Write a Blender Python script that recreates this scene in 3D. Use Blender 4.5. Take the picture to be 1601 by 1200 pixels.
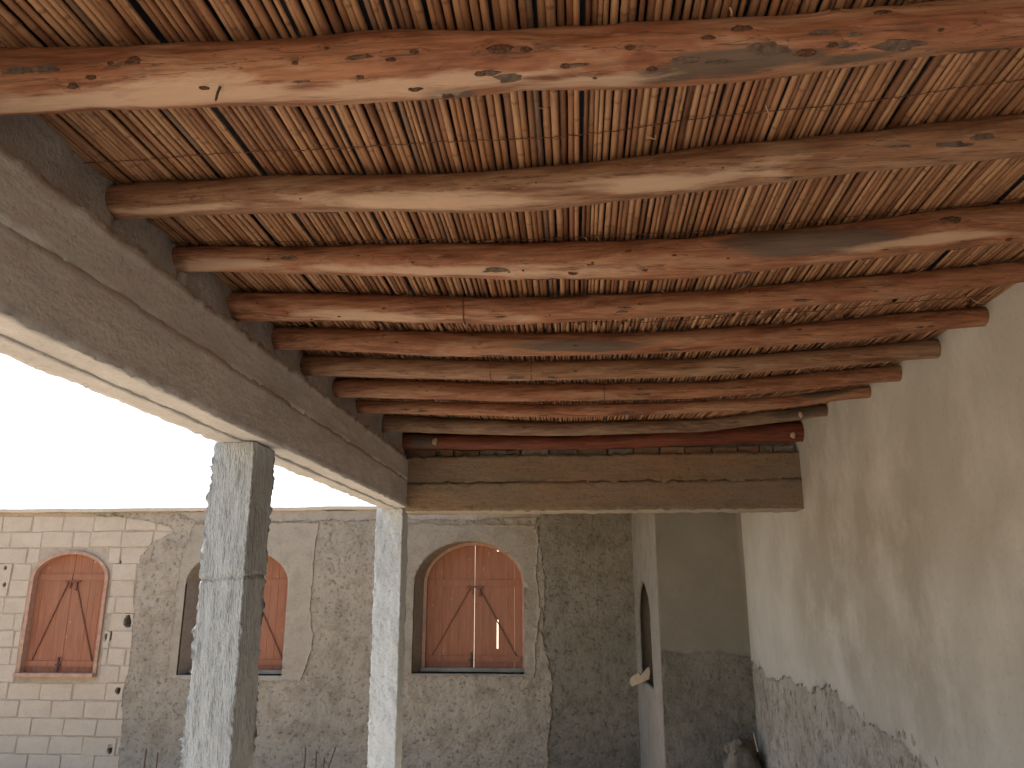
import bpy, bmesh, math, random
import numpy as np
from mathutils import Vector, noise, Matrix
from mathutils.geometry import delaunay_2d_cdt
from mathutils.bvhtree import BVHTree

scene = bpy.context.scene
for o in list(bpy.data.objects): bpy.data.objects.remove(o)
COL = scene.collection

# ------------------------------------------------------------------ camera
# the lens is the origin of the plan: x to the right, y along the veranda, z up
F_PX, PCX, PCY = 1202.0, 800.5, 600.0
VX, VY = 897.0, 916.0
_d = Vector((VX-PCX, -(VY-PCY), F_PX)).normalized()
YAW = -math.asin(_d.x); PITCH = math.atan2(-_d.y, _d.z)
FWD = Vector((math.sin(YAW)*math.cos(PITCH), math.cos(YAW)*math.cos(PITCH), math.sin(PITCH)))
RGT = Vector((math.cos(YAW), -math.sin(YAW), 0)); UPV = RGT.cross(FWD)
cam_d = bpy.data.cameras.new('camera'); cam = bpy.data.objects.new('camera', cam_d); COL.objects.link(cam)
cam.matrix_world = Matrix(((RGT.x, UPV.x, -FWD.x, 0), (RGT.y, UPV.y, -FWD.y, 0), (RGT.z, UPV.z, -FWD.z, 0), (0, 0, 0, 1)))
cam_d.sensor_fit = 'HORIZONTAL'; cam_d.sensor_width = 36.0; cam_d.lens = 36.0*F_PX/1601.0
cam_d.clip_start = 0.05; cam_d.clip_end = 6000
scene.camera = cam

# ------------------------------------------------------------------ sky, sun, exposure
SUN_EL, SUN_AZ = math.radians(56), math.radians(-42)      # azimuth from +y towards +x
world = bpy.data.worlds.new('World'); scene.world = world; world.use_nodes = True
wn = world.node_tree.nodes; wl = world.node_tree.links
sky = wn.new('ShaderNodeTexSky'); sky.sky_type = 'NISHITA'; sky.sun_disc = False
sky.sun_elevation = SUN_EL; sky.sun_rotation = SUN_AZ; sky.air_density = 1.0; sky.dust_density = 2.5; sky.ozone_density = 1.0
wl.new(sky.outputs[0], wn['Background'].inputs[0]); wn['Background'].inputs[1].default_value = 0.12
sun_d = bpy.data.lights.new('sun', 'SUN'); sun_d.energy = 4.0; sun_d.angle = math.radians(0.6); sun_d.color = (1.0, 0.93, 0.83)
sun = bpy.data.objects.new('sun', sun_d); COL.objects.link(sun); sun.location = (-8, 8, 14)
_s = Vector((math.sin(SUN_AZ)*math.cos(SUN_EL), math.cos(SUN_AZ)*math.cos(SUN_EL), math.sin(SUN_EL)))
sun.rotation_euler = (-_s).to_track_quat('-Z', 'Y').to_euler()
scene.view_settings.view_transform = 'Standard'; scene.view_settings.look = 'None'
scene.view_settings.exposure = 1.48; scene.view_settings.gamma = 1.0; scene.view_settings.use_curve_mapping = False
scene.render.engine = 'CYCLES'
scene.cycles.max_bounces = 7; scene.cycles.diffuse_bounces = 6; scene.cycles.glossy_bounces = 2; scene.cycles.use_denoising = True; scene.cycles.use_adaptive_sampling = True; scene.cycles.adaptive_threshold = 0.02
scene.cycles.caustics_reflective = False; scene.cycles.caustics_refractive = False

# ------------------------------------------------------------------ helpers
def pray(px, py): return ((px-PCX)*RGT - (py-PCY)*UPV + F_PX*FWD).normalized()
def on_y(y, px, py): d = pray(px, py); return d*(y/d.y)
def on_x(x, px, py): d = pray(px, py); return d*(x/d.x)
def nz(x, y=0.0, z=0.0): return noise.noise(Vector((x, y, z)))
def fbm(x, y=0.0, z=0.0, o=3):
    s = 0; a = 1
    for i in range(o):
        s += a*noise.noise(Vector((x, y, z))); x *= 2.03; y *= 2.03; z *= 2.03; a *= .5
    return s

BASE = {}
def tag(o, label, cat=None, group=None, kind=None):
    if label: o['label'] = label
    if cat: o['category'] = cat
    if group: o['group'] = group
    if kind: o['kind'] = kind
    return o
def empty(name, loc, label, cat, group=None):
    o = bpy.data.objects.new(name, None); COL.objects.link(o); o.location = loc; o.empty_display_size = .1
    BASE[o] = Vector(loc); return tag(o, label, cat, group, 'thing')
def mk(name, verts, faces, m, parent=None, smooth=False, base=None, attrs=None):
    b = BASE[parent] if parent else Vector(base if base else (0, 0, 0))
    me = bpy.data.meshes.new(name)
    me.from_pydata([(v[0]-b.x, v[1]-b.y, v[2]-b.z) for v in verts], [], faces)
    me.materials.append(m)
    if smooth: me.polygons.foreach_set('use_smooth', [True]*len(me.polygons))
    if attrs:
        for k, vals in attrs.items():
            a = me.attributes.new(k, 'FLOAT', 'POINT'); a.data.foreach_set('value', vals)
    me.update()
    o = bpy.data.objects.new(name, me); COL.objects.link(o)
    if parent: o.parent = parent
    else: o.location = b
    BASE[o] = b
    return o
def fix_normals(o):
    bm = bmesh.new(); bm.from_mesh(o.data); bmesh.ops.recalc_face_normals(bm, faces=bm.faces); bm.to_mesh(o.data); bm.free()

def box_vf(x0, x1, y0, y1, z0, z1):
    v = [(x0,y0,z0),(x1,y0,z0),(x1,y1,z0),(x0,y1,z0),(x0,y0,z1),(x1,y0,z1),(x1,y1,z1),(x0,y1,z1)]
    return v, [(0,3,2,1),(4,5,6,7),(0,1,5,4),(1,2,6,5),(2,3,7,6),(3,0,4,7)]
def join_vf(parts):
    V = []; F = []
    for v, f in parts:
        n = len(V); V += list(v); F += [tuple(i+n for i in q) for q in f]
    return V, F

def rough_box(x0, x1, y0, y1, z0, z1, res, disp):
    """box skin on a lattice; disp(p, ex) -> new point, ex = number of box planes the vertex lies on"""
    n = [max(1, int(round((b-a)/r))) for a, b, r in zip((x0, y0, z0), (x1, y1, z1), res if isinstance(res, tuple) else (res,)*3)]
    idx = {}; V = []; F = []
    lo = (x0, y0, z0); hi = (x1, y1, z1)
    def vert(i, j, k):
        key = (i, j, k)
        if key in idx: return idx[key]
        p = [lo[a]+(hi[a]-lo[a])*key[a]/n[a] for a in range(3)]
        sgn = [(-1 if key[a] == 0 else 1 if key[a] == n[a] else 0) for a in range(3)]
        idx[key] = len(V); V.append(disp(Vector(p), sgn)); return idx[key]
    for a in range(3):
        b, c = (a+1) % 3, (a+2) % 3
        for side in (0, n[a]):
            for i in range(n[b]):
                for j in range(n[c]):
                    q = []
                    for di, dj in ((0,0),(1,0),(1,1),(0,1)):
                        key = [0,0,0]; key[a] = side; key[b] = i+di; key[c] = j+dj; q.append(vert(*key))
                    F.append(tuple(q) if side else tuple(reversed(q)))
    return V, F

def ragged(pts, step, amp, seed, closed=False, freq=6.0):
    out = []
    n = len(pts)
    for i in range(n if closed else n-1):
        a = Vector(pts[i]); b = Vector(pts[(i+1) % n]); L = (b-a).length
        if L < 1e-6: continue
        t = (b-a)/L; nn = Vector((-t.y, t.x)); m = max(1, int(L/step))
        for k in range(m):
            p = a+t*(L*k/m)
            f = min(1, 4*min(k/m, 1)) if k == 0 else 1
            d = amp*(fbm(p.x*freq+seed, p.y*freq, seed*.37, 3)+.5*nz(p.x*freq*6, p.y*freq*6, seed)) if k else 0
            q = p+nn*d; out.append((q.x, q.y))
    if not closed: out.append(tuple(pts[-1]))
    return out
def arch(xc, w, sill, spring, top, n=22, inset=0.0):
    h = w/2-inset; pts = [(xc-h, sill+inset), (xc+h, sill+inset)]
    for i in range(n+1):
        a = math.pi*i/n; pts.append((xc+h*math.cos(a), spring+(top-spring-inset)*math.sin(a)))
    return pts
def pip(P, poly):
    x, y = P[:, 0], P[:, 1]; c = np.zeros(len(P), bool); n = len(poly)
    for i in range(n):
        x1, y1 = poly[i]; x2, y2 = poly[i-1]
        if y1 == y2: continue
        c ^= ((y1 > y) != (y2 > y)) & (x < (x2-x1)*(y-y1)/(y2-y1)+x1)
    return c
def sheet(outline, holes, mapf, res, disp, depth, hole_depth=None, jit=.35, seed=1, floor_holes=()):
    """relief sheet from a ragged outline with holes; mapf(u, v, d) -> point, d out of the wall"""
    rnd = random.Random(seed)
    us = [p[0] for p in outline]; vs = [p[1] for p in outline]
    loops = [outline]+list(holes)
    P = []; E = []
    for L in loops:
        s = len(P); P += [Vector(p) for p in L]; m = len(L); E += [(s+i, s+(i+1) % m) for i in range(m)]
    nb = len(P)
    if res:
        nu = int((max(us)-min(us))/res); nv = int((max(vs)-min(vs))/res)
        G = np.array([(min(us)+(i+.5+rnd.uniform(-jit, jit))*res, min(vs)+(j+.5+rnd.uniform(-jit, jit))*res) for i in range(nu) for j in range(nv)]).reshape(-1, 2)
        if len(G):
            k = pip(G, outline)
            for h in holes: k &= ~pip(G, h)
            P += [Vector(g) for g in G[k]]
    cv, ce, cf, *_ = delaunay_2d_cdt(P, E, [], 0, 1e-6)
    A = np.array([(v.x, v.y) for v in cv])
    T = np.array([f for f in cf if len(f) == 3])
    c = A[T].mean(axis=1); keep = pip(c, outline)
    for h in holes: keep &= ~pip(c, h)
    T = T[keep]
    V = [mapf(u, v, disp(u, v)) for u, v in A]; F = [tuple(int(i) for i in t) for t in T]
    cnt = {}
    for t in F:
        for a, b in ((t[0],t[1]),(t[1],t[2]),(t[2],t[0])):
            k = (min(a, b), max(a, b)); cnt[k] = cnt.get(k, 0)+1
    bnd = [k for k, n in cnt.items() if n == 1]; back = {}
    hd = hole_depth if hole_depth is not None else depth
    hp = [np.array(h).mean(axis=0) for h in holes]
    hbox = [(min(p[0] for p in h)-1e-4, max(p[0] for p in h)+1e-4, min(p[1] for p in h)-1e-4, max(p[1] for p in h)+1e-4) for h in holes]
    def bk(i):
        if i not in back:
            u, v = A[i]; ish = any(b[0] <= u <= b[1] and b[2] <= v <= b[3] for b in hbox)
            back[i] = len(V); V.append(mapf(u, v, -(hd if ish else depth)))
        return back[i]
    for a, b in bnd: F.append((a, b, bk(b), bk(a)))
    for h in floor_holes:
        s = len(V)
        for (u, v) in h: V.append(mapf(u, v, -hd))
        F.append(tuple(range(s, s+len(h))))
    return V, F
def tube(path, radii, n=6, cap=True):
    V = []; F = []
    m = len(path)
    for i, p in enumerate(path):
        p = Vector(p)
        t = (Vector(path[min(i+1, m-1)])-Vector(path[max(i-1, 0)])).normalized()
        a = t.cross(Vector((0, 0, 1)) if abs(t.z) < .9 else Vector((1, 0, 0))).normalized(); b = t.cross(a)
        r = radii[i] if isinstance(radii, (list, tuple)) else radii
        for k in range(n):
            th = 2*math.pi*k/n; V.append(p+a*(r*math.cos(th))+b*(r*math.sin(th)))
    for i in range(m-1):
        for k in range(n):
            k2 = (k+1) % n; F.append((i*n+k, i*n+k2, (i+1)*n+k2, (i+1)*n+k))
    if cap: F.append(tuple(range(n-1, -1, -1))); F.append(tuple((m-1)*n+k for k in range(n)))
    return V, F

# ------------------------------------------------------------------ materials
class NT:
    def __init__(s, name):
        s.m = bpy.data.materials.new(name); s.m.use_nodes = True
        s.t = s.m.node_tree; s.n = s.t.nodes; s.l = s.t.links; s.b = s.n['Principled BSDF']
        s.tc = s.n.new('ShaderNodeTexCoord')
    def coord(s, scale=(1,1,1), rnd=False):
        mp = s.n.new('ShaderNodeMapping'); mp.inputs['Scale'].default_value = scale
        src = s.tc.outputs['Object']
        if rnd:
            oi = s.n.new('ShaderNodeObjectInfo'); mu = s.n.new('ShaderNodeVectorMath'); mu.operation = 'SCALE'
            cb = s.n.new('ShaderNodeCombineXYZ')
            for i in range(3): s.l.new(oi.outputs['Random'], cb.inputs[i])
            s.l.new(cb.outputs[0], mu.inputs[0]); mu.inputs['Scale'].default_value = 37.0
            ad = s.n.new('ShaderNodeVectorMath'); ad.operation = 'ADD'
            s.l.new(src, ad.inputs[0]); s.l.new(mu.outputs[0], ad.inputs[1]); src = ad.outputs[0]
        s.l.new(src, mp.inputs[0]); return mp.outputs[0]
    def noise(s, co, scale, detail=4, rough=.55, dist=0):
        n = s.n.new('ShaderNodeTexNoise'); n.inputs['Scale'].default_value = scale; n.inputs['Detail'].default_value = detail
        n.inputs['Roughness'].default_value = rough; n.inputs['Distortion'].default_value = dist
        s.l.new(co, n.inputs['Vector']); return n.outputs['Fac']
    def ramp(s, fac, stops):
        r = s.n.new('ShaderNodeValToRGB'); e = r.color_ramp.elements
        while len(e) < len(stops): e.new(.5)
        for el, (p, c) in zip(e, stops):
            el.position = p; el.color = (c if isinstance(c, (tuple, list)) else (c, c, c))+((1,) if not (isinstance(c, (tuple, list)) and len(c) == 4) else ())
        s.l.new(fac, r.inputs[0]); return r.outputs[0]
    def mix(s, a, b, fac, mode='MIX'):
        m = s.n.new('ShaderNodeMix'); m.data_type = 'RGBA'; m.blend_type = mode; m.clamp_result = False
        for sock, v in ((m.inputs['Factor'], fac), (m.inputs['A'], a), (m.inputs['B'], b)):
            if hasattr(v, 'is_output'): s.l.new(v, sock)
            elif isinstance(v, (tuple, list)): sock.default_value = tuple(v)+((1,) if len(v) == 3 else ())
            else: sock.default_value = v
        return m.outputs['Result']
    def math(s, op, a, b):
        m = s.n.new('ShaderNodeMath'); m.operation = op
        for i, v in enumerate((a, b)):
            if hasattr(v, 'is_output'): s.l.new(v, m.inputs[i])
            else: m.inputs[i].default_value = v
        return m.outputs[0]
    def attr(s, name):
        a = s.n.new('ShaderNodeAttribute'); a.attribute_name = name; return a.outputs['Fac']
    def rand(s): return s.n.new('ShaderNodeObjectInfo').outputs['Random']
    def done(s, color, bumps=(), rough=.9, spec=.2):
        if hasattr(color, 'is_output'): s.l.new(color, s.b.inputs['Base Color'])
        else: s.b.inputs['Base Color'].default_value = tuple(color)+(1,)
        if hasattr(rough, 'is_output'): s.l.new(rough, s.b.inputs['Roughness'])
        else: s.b.inputs['Roughness'].default_value = rough
        s.b.inputs['Specular IOR Level'].default_value = spec
        last = None
        for h, st, di in bumps:
            b = s.n.new('ShaderNodeBump'); b.inputs['Strength'].default_value = st; b.inputs['Distance'].default_value = di
            s.l.new(h, b.inputs['Height'])
            if last: s.l.new(last, b.inputs['Normal'])
            last = b.outputs[0]
        if last: s.l.new(last, s.b.inputs['Normal'])
        return s.m

def masonry(name, c1, c2, c3, big=.8, mid=5, fine=45, bump=.5, dist=.012, speck=.5, stretch=(1,1,1), rnd=False, fst=(1,1,1), bumpm=.5):
    t = NT(name); co = t.coord(stretch, rnd); cf = t.coord(fst, rnd)
    n1 = t.noise(co, big, 4, .6, .4); n2 = t.noise(co, mid, 4, .65); n3 = t.noise(cf, fine, 3, .7)
    col = t.mix(c1, c2, t.ramp(n1, [(.36, 0.0), (.64, 1.0)]))
    col = t.mix(col, c3, t.ramp(n2, [(.46, 0.0), (.72, .75)]))
    sp = t.ramp(n3, [(.30, 1-speck), (.46, 1.0)])
    col = t.mix(col, sp, .8, 'MULTIPLY')
    h = t.math('ADD', t.math('MULTIPLY', n2, 3*bumpm), t.math('MULTIPLY', n3, bump))
    return t.done(col, [(h, 1.0, dist)], rough=.93, spec=.12)

M = {}
M['plaster'] = masonry('rough_plaster', (.34,.29,.22), (.42,.35,.26), (.22,.17,.115), .5, 4.2, 20, 1.0, .026, .7)
M['darker'] = masonry('dark_rough_plaster', (.205,.175,.13), (.255,.22,.165), (.13,.105,.072), .9, 4.5, 20, .9, .022, .65)  # darker brown coat for the right end of the courtyard wall
M['smooth'] = masonry('smooth_plaster', (.49,.46,.40), (.37,.335,.275), (.56,.53,.47), .55, 2.6, 40, .25, .004, .14, bumpm=.5, stretch=(1,1,.75))
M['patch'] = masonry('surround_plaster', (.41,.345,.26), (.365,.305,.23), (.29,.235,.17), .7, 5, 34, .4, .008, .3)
M['patch3'] = masonry('shaded_surround_plaster', (.335,.285,.215), (.30,.25,.185), (.235,.19,.135), .7, 5, 30, .6, .012, .45)  # darker copy of the surround plaster, the bay's shade put into the colour
M['stucco'] = masonry('scratch_coat', (.43,.39,.325), (.37,.335,.275), (.21,.18,.14), 1.2, 7, 26, 1.0, .034, .85, fst=(1,1,.4))
M['annexup'] = masonry('shaded_annex_plaster', (.25,.225,.18), (.215,.19,.15), (.28,.25,.20), .8, 2.2, 40, .1, .004, .12, bumpm=.12)  # smooth plaster made darker, shade of the roofed bay is in the colour
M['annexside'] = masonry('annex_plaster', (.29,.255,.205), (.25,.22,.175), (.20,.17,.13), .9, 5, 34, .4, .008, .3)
M['annexlow'] = masonry('shaded_scratch_coat', (.25,.225,.185), (.205,.185,.15), (.13,.115,.09), 1.2, 6, 26, .9, .02, .6)  # scratch coat with the roofed bay's shade painted into its colour
M['concrete'] = masonry('beam_concrete', (.55,.52,.485), (.46,.43,.395), (.61,.58,.545), 1.3, 5.5, 48, .5, .006, .3, stretch=(1,.55,1.6))
M['infill'] = masonry('mortar', (.42,.395,.365), (.36,.335,.305), (.48,.45,.42), 2.2, 8, 40, .7, .010, .3)
M['lintel'] = masonry('board_marked_concrete', (.215,.175,.13), (.27,.145,.072), (.165,.13,.092), .55, 5, 38, .7, .009, .4, stretch=(.55,1,2.2))
M['column'] = masonry('column_plaster', (.57,.60,.595), (.51,.535,.525), (.42,.435,.42), 1.6, 9, 60, 1.2, .018, .55, stretch=(1,1,.35), fst=(1.8,1.8,.28))
M['column2'] = masonry('pale_column_plaster', (.60,.635,.63), (.55,.575,.57), (.38,.395,.385), 1.5, 5.5, 34, .8, .012, .35, stretch=(1,1,.5))
M['block'] = masonry('concrete_block', (.56,.46,.345), (.51,.415,.31), (.46,.375,.275), 1.4, 7, 60, .5, .005, .25, rnd=True)
M['mortar'] = masonry('joint_mortar', (.48,.395,.295), (.43,.35,.255), (.33,.265,.19), 1.4, 8, 50, .7, .008, .4)
M['cap'] = masonry('cap_mortar', (.62,.52,.40), (.56,.47,.36), (.5,.42,.32), 1.0, 6, 50, .4, .005, .2)  # lighter cream carries the sunlit rim of the wall top
M['earth'] = masonry('earth', (.46,.385,.295), (.42,.35,.265), (.35,.285,.21), .25, 2.5, 30, .8, .02, .35)
M['floor'] = masonry('screed', (.46,.41,.345), (.41,.365,.305), (.34,.30,.245), .6, 3, 30, .5, .01, .3)
M['brick'] = masonry('brick', (.24,.12,.07), (.19,.12,.08), (.21,.14,.09), 4, 12, 60, .6, .004, .3)
M['foam'] = masonry('white_filler', (.72,.68,.60), (.62,.57,.5), (.5,.45,.38), 8, 30, 120, .6, .004, .2)
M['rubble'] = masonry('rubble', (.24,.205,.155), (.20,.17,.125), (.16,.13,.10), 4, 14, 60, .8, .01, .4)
M['chip'] = masonry('splintered_wood', (.52,.41,.27), (.45,.34,.21), (.36,.26,.16), 4, 14, 60, .6, .004, .3)

def log_mat(name, reds, pale, dark, k=1.0):
    t = NT(name); co = t.coord((.9, 7, 7), True); cg = t.coord((.55, 2.4, 2.4), True); cl = t.coord((2.2, 26, 26), True); ck = t.coord((1, 1.6, 1.6), True)
    st = t.noise(co, 3.2, 7, .62, .5); pt = t.noise(cg, 2.3, 5, .6, 1.2); fi = t.noise(cl, 3.0, 5, .65, .3)
    col = t.ramp(st, [(.30, reds[0]), (.47, reds[1]), (.62, reds[2]), (.78, pale)])
    col = t.mix(col, pale, t.ramp(pt, [(.50, 0.0), (.60, .5*k)]))
    pk = t.noise(ck, 7.5, 5, .7, 1.5)
    col = t.mix(col, dark, t.ramp(pk, [(.655, 0.0), (.70, .7)]))
    col = t.mix(col, t.ramp(fi, [(.3, .55), (.58, 1.1)]), .85, 'MULTIPLY')
    cr = t.noise(t.coord((.35, 16, 16), True), 2.4, 3, .6, .25)
    col = t.mix(col, (.055, .03, .018), t.ramp(cr, [(.490, 0.0), (.4985, .8), (.502, .8), (.512, 0.0)]))
    sc = t.noise(t.coord((5, 34, 34), True), 1.6, 3, .7)
    col = t.mix(col, pale, t.ramp(sc, [(.60, 0.0), (.68, .55)]))
    edge = t.math('ADD', t.attr('stain'), t.math('MULTIPLY', t.math('SUBTRACT', st, .5), .9))
    col = t.mix(col, (.085, .066, .05), t.ramp(edge, [(.42, 0.0), (.62, .82)]))
    edge2 = t.math('ADD', t.attr('bare'), t.math('MULTIPLY', t.math('ADD', t.math('SUBTRACT', pt, .5), t.math('MULTIPLY', t.math('SUBTRACT', st, .5), 1.2)), 1.1))
    col = t.mix(col, (.50, .345, .235), t.ramp(edge2, [(.45, 0.0), (.75, .75)]))
    h = t.math('ADD', t.math('MULTIPLY', st, 1.2), t.math('MULTIPLY', fi, .5))
    return t.done(col, [(h, .6, .008)], rough=.62, spec=.28)
M['log'] = log_mat('debarked_log', ((.13,.043,.02), (.265,.107,.052), (.33,.15,.078)), (.39,.23,.135), (.085,.048,.03))
M['logtan'] = log_mat('weathered_log', ((.14,.062,.032), (.235,.115,.06), (.295,.16,.088)), (.365,.23,.14), (.09,.055,.035))
M['loggrey'] = log_mat('dusty_log', ((.11,.06,.036), (.175,.10,.06), (.22,.135,.085)), (.32,.22,.14), (.07,.045,.03))
M['logred'] = log_mat('dark_red_log', ((.075,.02,.012), (.15,.04,.02), (.19,.056,.028)), (.18,.07,.04), (.06,.025,.018), .4)
def _reed():
    t = NT('dry_reed'); co = t.coord((22, 2.2, 22), True); cf = t.coord((90, 6, 90), True)
    n = t.noise(co, 1.6, 5, .6, .4); f = t.noise(cf, 1.5, 4, .6)
    base = t.ramp(t.rand(), [(0, (.15,.066,.034)), (.14, (.265,.13,.066)), (.45, (.36,.19,.10)), (.8, (.435,.25,.137)), (.92, (.31,.132,.062)), (1, (.185,.115,.076))])
    col = t.mix(base, t.ramp(n, [(.3, (.55,.42,.33)), (.5, (.95,.92,.88)), (.7, (1.15,1.15,1.1))]), .9, 'MULTIPLY')
    col = t.mix(col, t.ramp(f, [(.3, .75), (.6, 1.08)]), .7, 'MULTIPLY')
    col = t.mix(col, (.14, .07, .035), t.ramp(t.attr('node'), [(.3, 0.0), (1, .75)]))
    return t.done(col, [(f, .3, .002)], rough=.55, spec=.3)
M['reed'] = _reed()
def flat(name, c, rough=.8, var=.25, scale=30, stretch=(1,1,1), spec=.2, bump=.2):
    t = NT(name); n = t.noise(t.coord(stretch, True), scale, 5, .6)
    return t.done(t.mix(tuple(c), t.ramp(n, [(.3, 1-var), (.7, 1+var)]), 1.0, 'MULTIPLY'), [(n, bump, .004)], rough=rough, spec=spec)
M['knot'] = flat('knot_wood', (.085,.04,.022), .8, .7, 160)
M['bark'] = flat('bark_scrap', (.11,.075,.055), .9, .5, 60)
M['plastic'] = flat('dark_plastic_sheet', (.045,.050,.062), .5, .3, 4)
M['wire'] = flat('rusty_wire', (.10,.045,.025), .7)
M['iron'] = flat('rusty_iron', (.10,.065,.05), .75)
M['straw'] = flat('straw', (.48,.33,.19), .7)
M['dirt'] = flat('roof_earth', (.2,.15,.1), .95)
def _paint():
    t = NT('red_brown_paint'); n = t.noise(t.coord((7, 7, .8), True), 3, 6, .65); b = t.noise(t.coord((1, 1, .6)), 1.3, 4)
    col = t.ramp(n, [(.3, (.27,.098,.048)), (.5, (.34,.13,.066)), (.7, (.39,.158,.084))])
    col = t.mix(col, (.31,.15,.085), t.ramp(b, [(.4, 0.0), (.65, .6)]))
    ch = t.noise(t.coord((30, 30, 6), True), 1.5, 2, .5)
    col = t.mix(col, (.62, .48, .38), t.ramp(ch, [(.735, 0.0), (.75, .9)]))
    return t.done(col, [(n, .3, .004)], rough=.62, spec=.25)
M['paint'] = _paint()
M['paintpale'] = flat('faded_red_paint', (.45,.265,.175), .75, .22, 12)
M['darkpaint'] = flat('dark_brown_paint', (.19,.08,.05), .7)

# ------------------------------------------------------------------ plan
XR = 1.84; XB = -1.363; XBO = -1.575; ZBOT = .637; ZLED = 1.035
YL = 6.317; YB = 10.70; YF = 8.69; FLOOR = -1.62; GROUND = -2.65

# ground and floor (setting)
def sheet_ground():
    r = [-1500, -400, -120, -40, -16, -8, 0, 8, 16, 40, 120, 400, 1500]; V = []; F = []
    for y in r:
        for x in r: V.append((x, y, GROUND))
    n = len(r)
    for j in range(n-1):
        for i in range(n-1): F.append((j*n+i, j*n+i+1, (j+1)*n+i+1, (j+1)*n+i))
    return V, F
g = mk('ground', *sheet_ground(), M['earth']); tag(g, 'bare beige earth of the courtyard', kind='structure')
v, f = rough_box(-1.78, 2.25, -3.2, 6.75, GROUND-.1, FLOOR, .25, lambda p, s: p+Vector((0, 0, .006*nz(p.x*2, p.y*2))))
tag(mk('veranda_floor', v, f, M['floor']), 'raised screed floor of the veranda', kind='structure')

# ------------------------------------------------------------------ back wall
def wall_y(Y0):
    return lambda u, v, d: (u, Y0-d, v)
W1 = dict(xc=-7.105, w=1.15, sill=-1.20, spring=.10, top=.485)
W2 = dict(xc=-4.655, w=1.46, sill=-1.165, spring=.03, top=.50)
W3 = dict(xc=-1.415, w=1.50, sill=-1.12, spring=.02, top=.60)
H = {k: arch(**w) for k, w in zip((1, 2, 3), (W1, W2, W3))}
XE = .80
backwall = empty('courtyard_wall', (-4.5, YB+.2, GROUND), 'long unfinished courtyard wall, bare blocks at one end and rough plaster beyond', 'wall')
WT = 1.03
def pt(px, py): p = on_y(YB, px, py); return (p.x, p.z)
PITS = [(pt(185,883), .045), (pt(169,994), .05), (pt(200,968), .075), (pt(8,888), .03), (pt(7,911), .035), (pt(184,1080), .045), (pt(171,1178), .05), (pt(52,1121), .02)]
PITH = [[(u+r*1.25*math.cos(2*math.pi*k/10), w+r*1.5*math.sin(2*math.pi*k/10)) for k in range(10)] for (u, w), r in PITS]
core_out = [(-10.6, GROUND), (XE+.05, GROUND), (XE+.05, WT), (-10.6, WT)]
v, f = sheet(core_out, [H[1], H[2], H[3]]+PITH, wall_y(YB+.021), .08, lambda u, v: .010*fbm(u*5, v*5, 3, 2), .40, .40, seed=3)
n = len(v)
v2, f2 = sheet(core_out, [H[1], H[2], H[3]], lambda u, w, d: (u, YB+.428, w), None, lambda u, w: 0, 0, 0, seed=3)
f2 = [q for q in f2 if len(q) == 3]
o = mk('wall_core', *join_vf([(v, f), (v2, f2)]), M['mortar'], backwall); fix_normals(o)
# rough plaster sheet
edge = [(-7.15, WT), (-6.75, .985), (-6.25, .93), (-5.75, .84), (-5.62, .74), (-5.95, .60), (-6.10, .42), (-6.12, 0), (-6.09, -.5), (-6.08, -1.1), (-6.12, -1.4), (-6.07, -1.9), (-6.02, GROUND)]
pl = ragged(edge, .03, .022, 4.0)+[(XE+.04, GROUND), (XE+.04, WT)]
def rel_plaster(u, v):
    a = fbm(u*1.3, v*1.3, 7, 2)*.010
    b = fbm(u*9+3, v*9, 2, 3)*.010
    c = max(0, fbm(u*22, v*17, 11, 2)-.2)*.018
    return max(-.002, a+b+c)
v, f = sheet(pl, [H[2], H[3]], wall_y(YB-.010), .036, rel_plaster, .03, .03, seed=5)
mk('plaster', v, f, M['plaster'], backwall, True)
# smoother surrounds and the band under the coping, each a second coat with ragged edges
def patch(out, holes, seed, proud=.030, amp=.012, m='patch', freq=5.0):
    v, f = sheet(ragged(out, .03, amp, seed, True, freq), holes, wall_y(YB-proud), .05,
                 lambda u, v: .006*fbm(u*6+seed, v*6, 2)+(.010 if m == 'darker' else .004)*fbm(u*22, v*20, seed, 3), .03, .03, seed=int(seed))
    mk('plaster_patch', v, f, M[m], backwall, True)
patch([(-5.52, -1.20), (-3.66, -1.22), (-3.60, -1.02), (-3.52, -.62), (-3.60, -.30), (-3.58, .36), (-3.54, .86), (-5.35, .86), (-5.50, .3)], [H[2]], 11.0, amp=.03, freq=3.5)
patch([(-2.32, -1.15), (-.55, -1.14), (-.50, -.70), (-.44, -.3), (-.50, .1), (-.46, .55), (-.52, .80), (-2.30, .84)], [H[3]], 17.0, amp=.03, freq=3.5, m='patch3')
patch([(-.42, GROUND+.01), (XE+.03, GROUND+.01), (XE+.03, .98), (-.50, .98), (-.47, .6), (-.38, .1), (-.44, -.6), (-.30, -1.2)], [], 31.0, .030, .03, 'darker', 3.0)
patch([(-5.30, .885), (-3.4, .89), (-2.4, .90), (-1.4, .885), (-.4, .91), (-.4, WT), (-5.7, WT)], [], 23.0, .036, .02)
# coping
def dcap(p, s):
    q = p.copy(); q.z += .010*fbm(p.x*1.1, 3, 0, 2)+.004*nz(p.x*14, p.y*14); q.y += .006*nz(p.x*9, p.z*9, 4); return q
v, f = rough_box(-10.6, XE+.02, YB-.07, YB+.44, WT+.002, WT+.048, (.06, .06, .024), dcap)
mk('coping', v, f, M['cap'], backwall, True)
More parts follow.
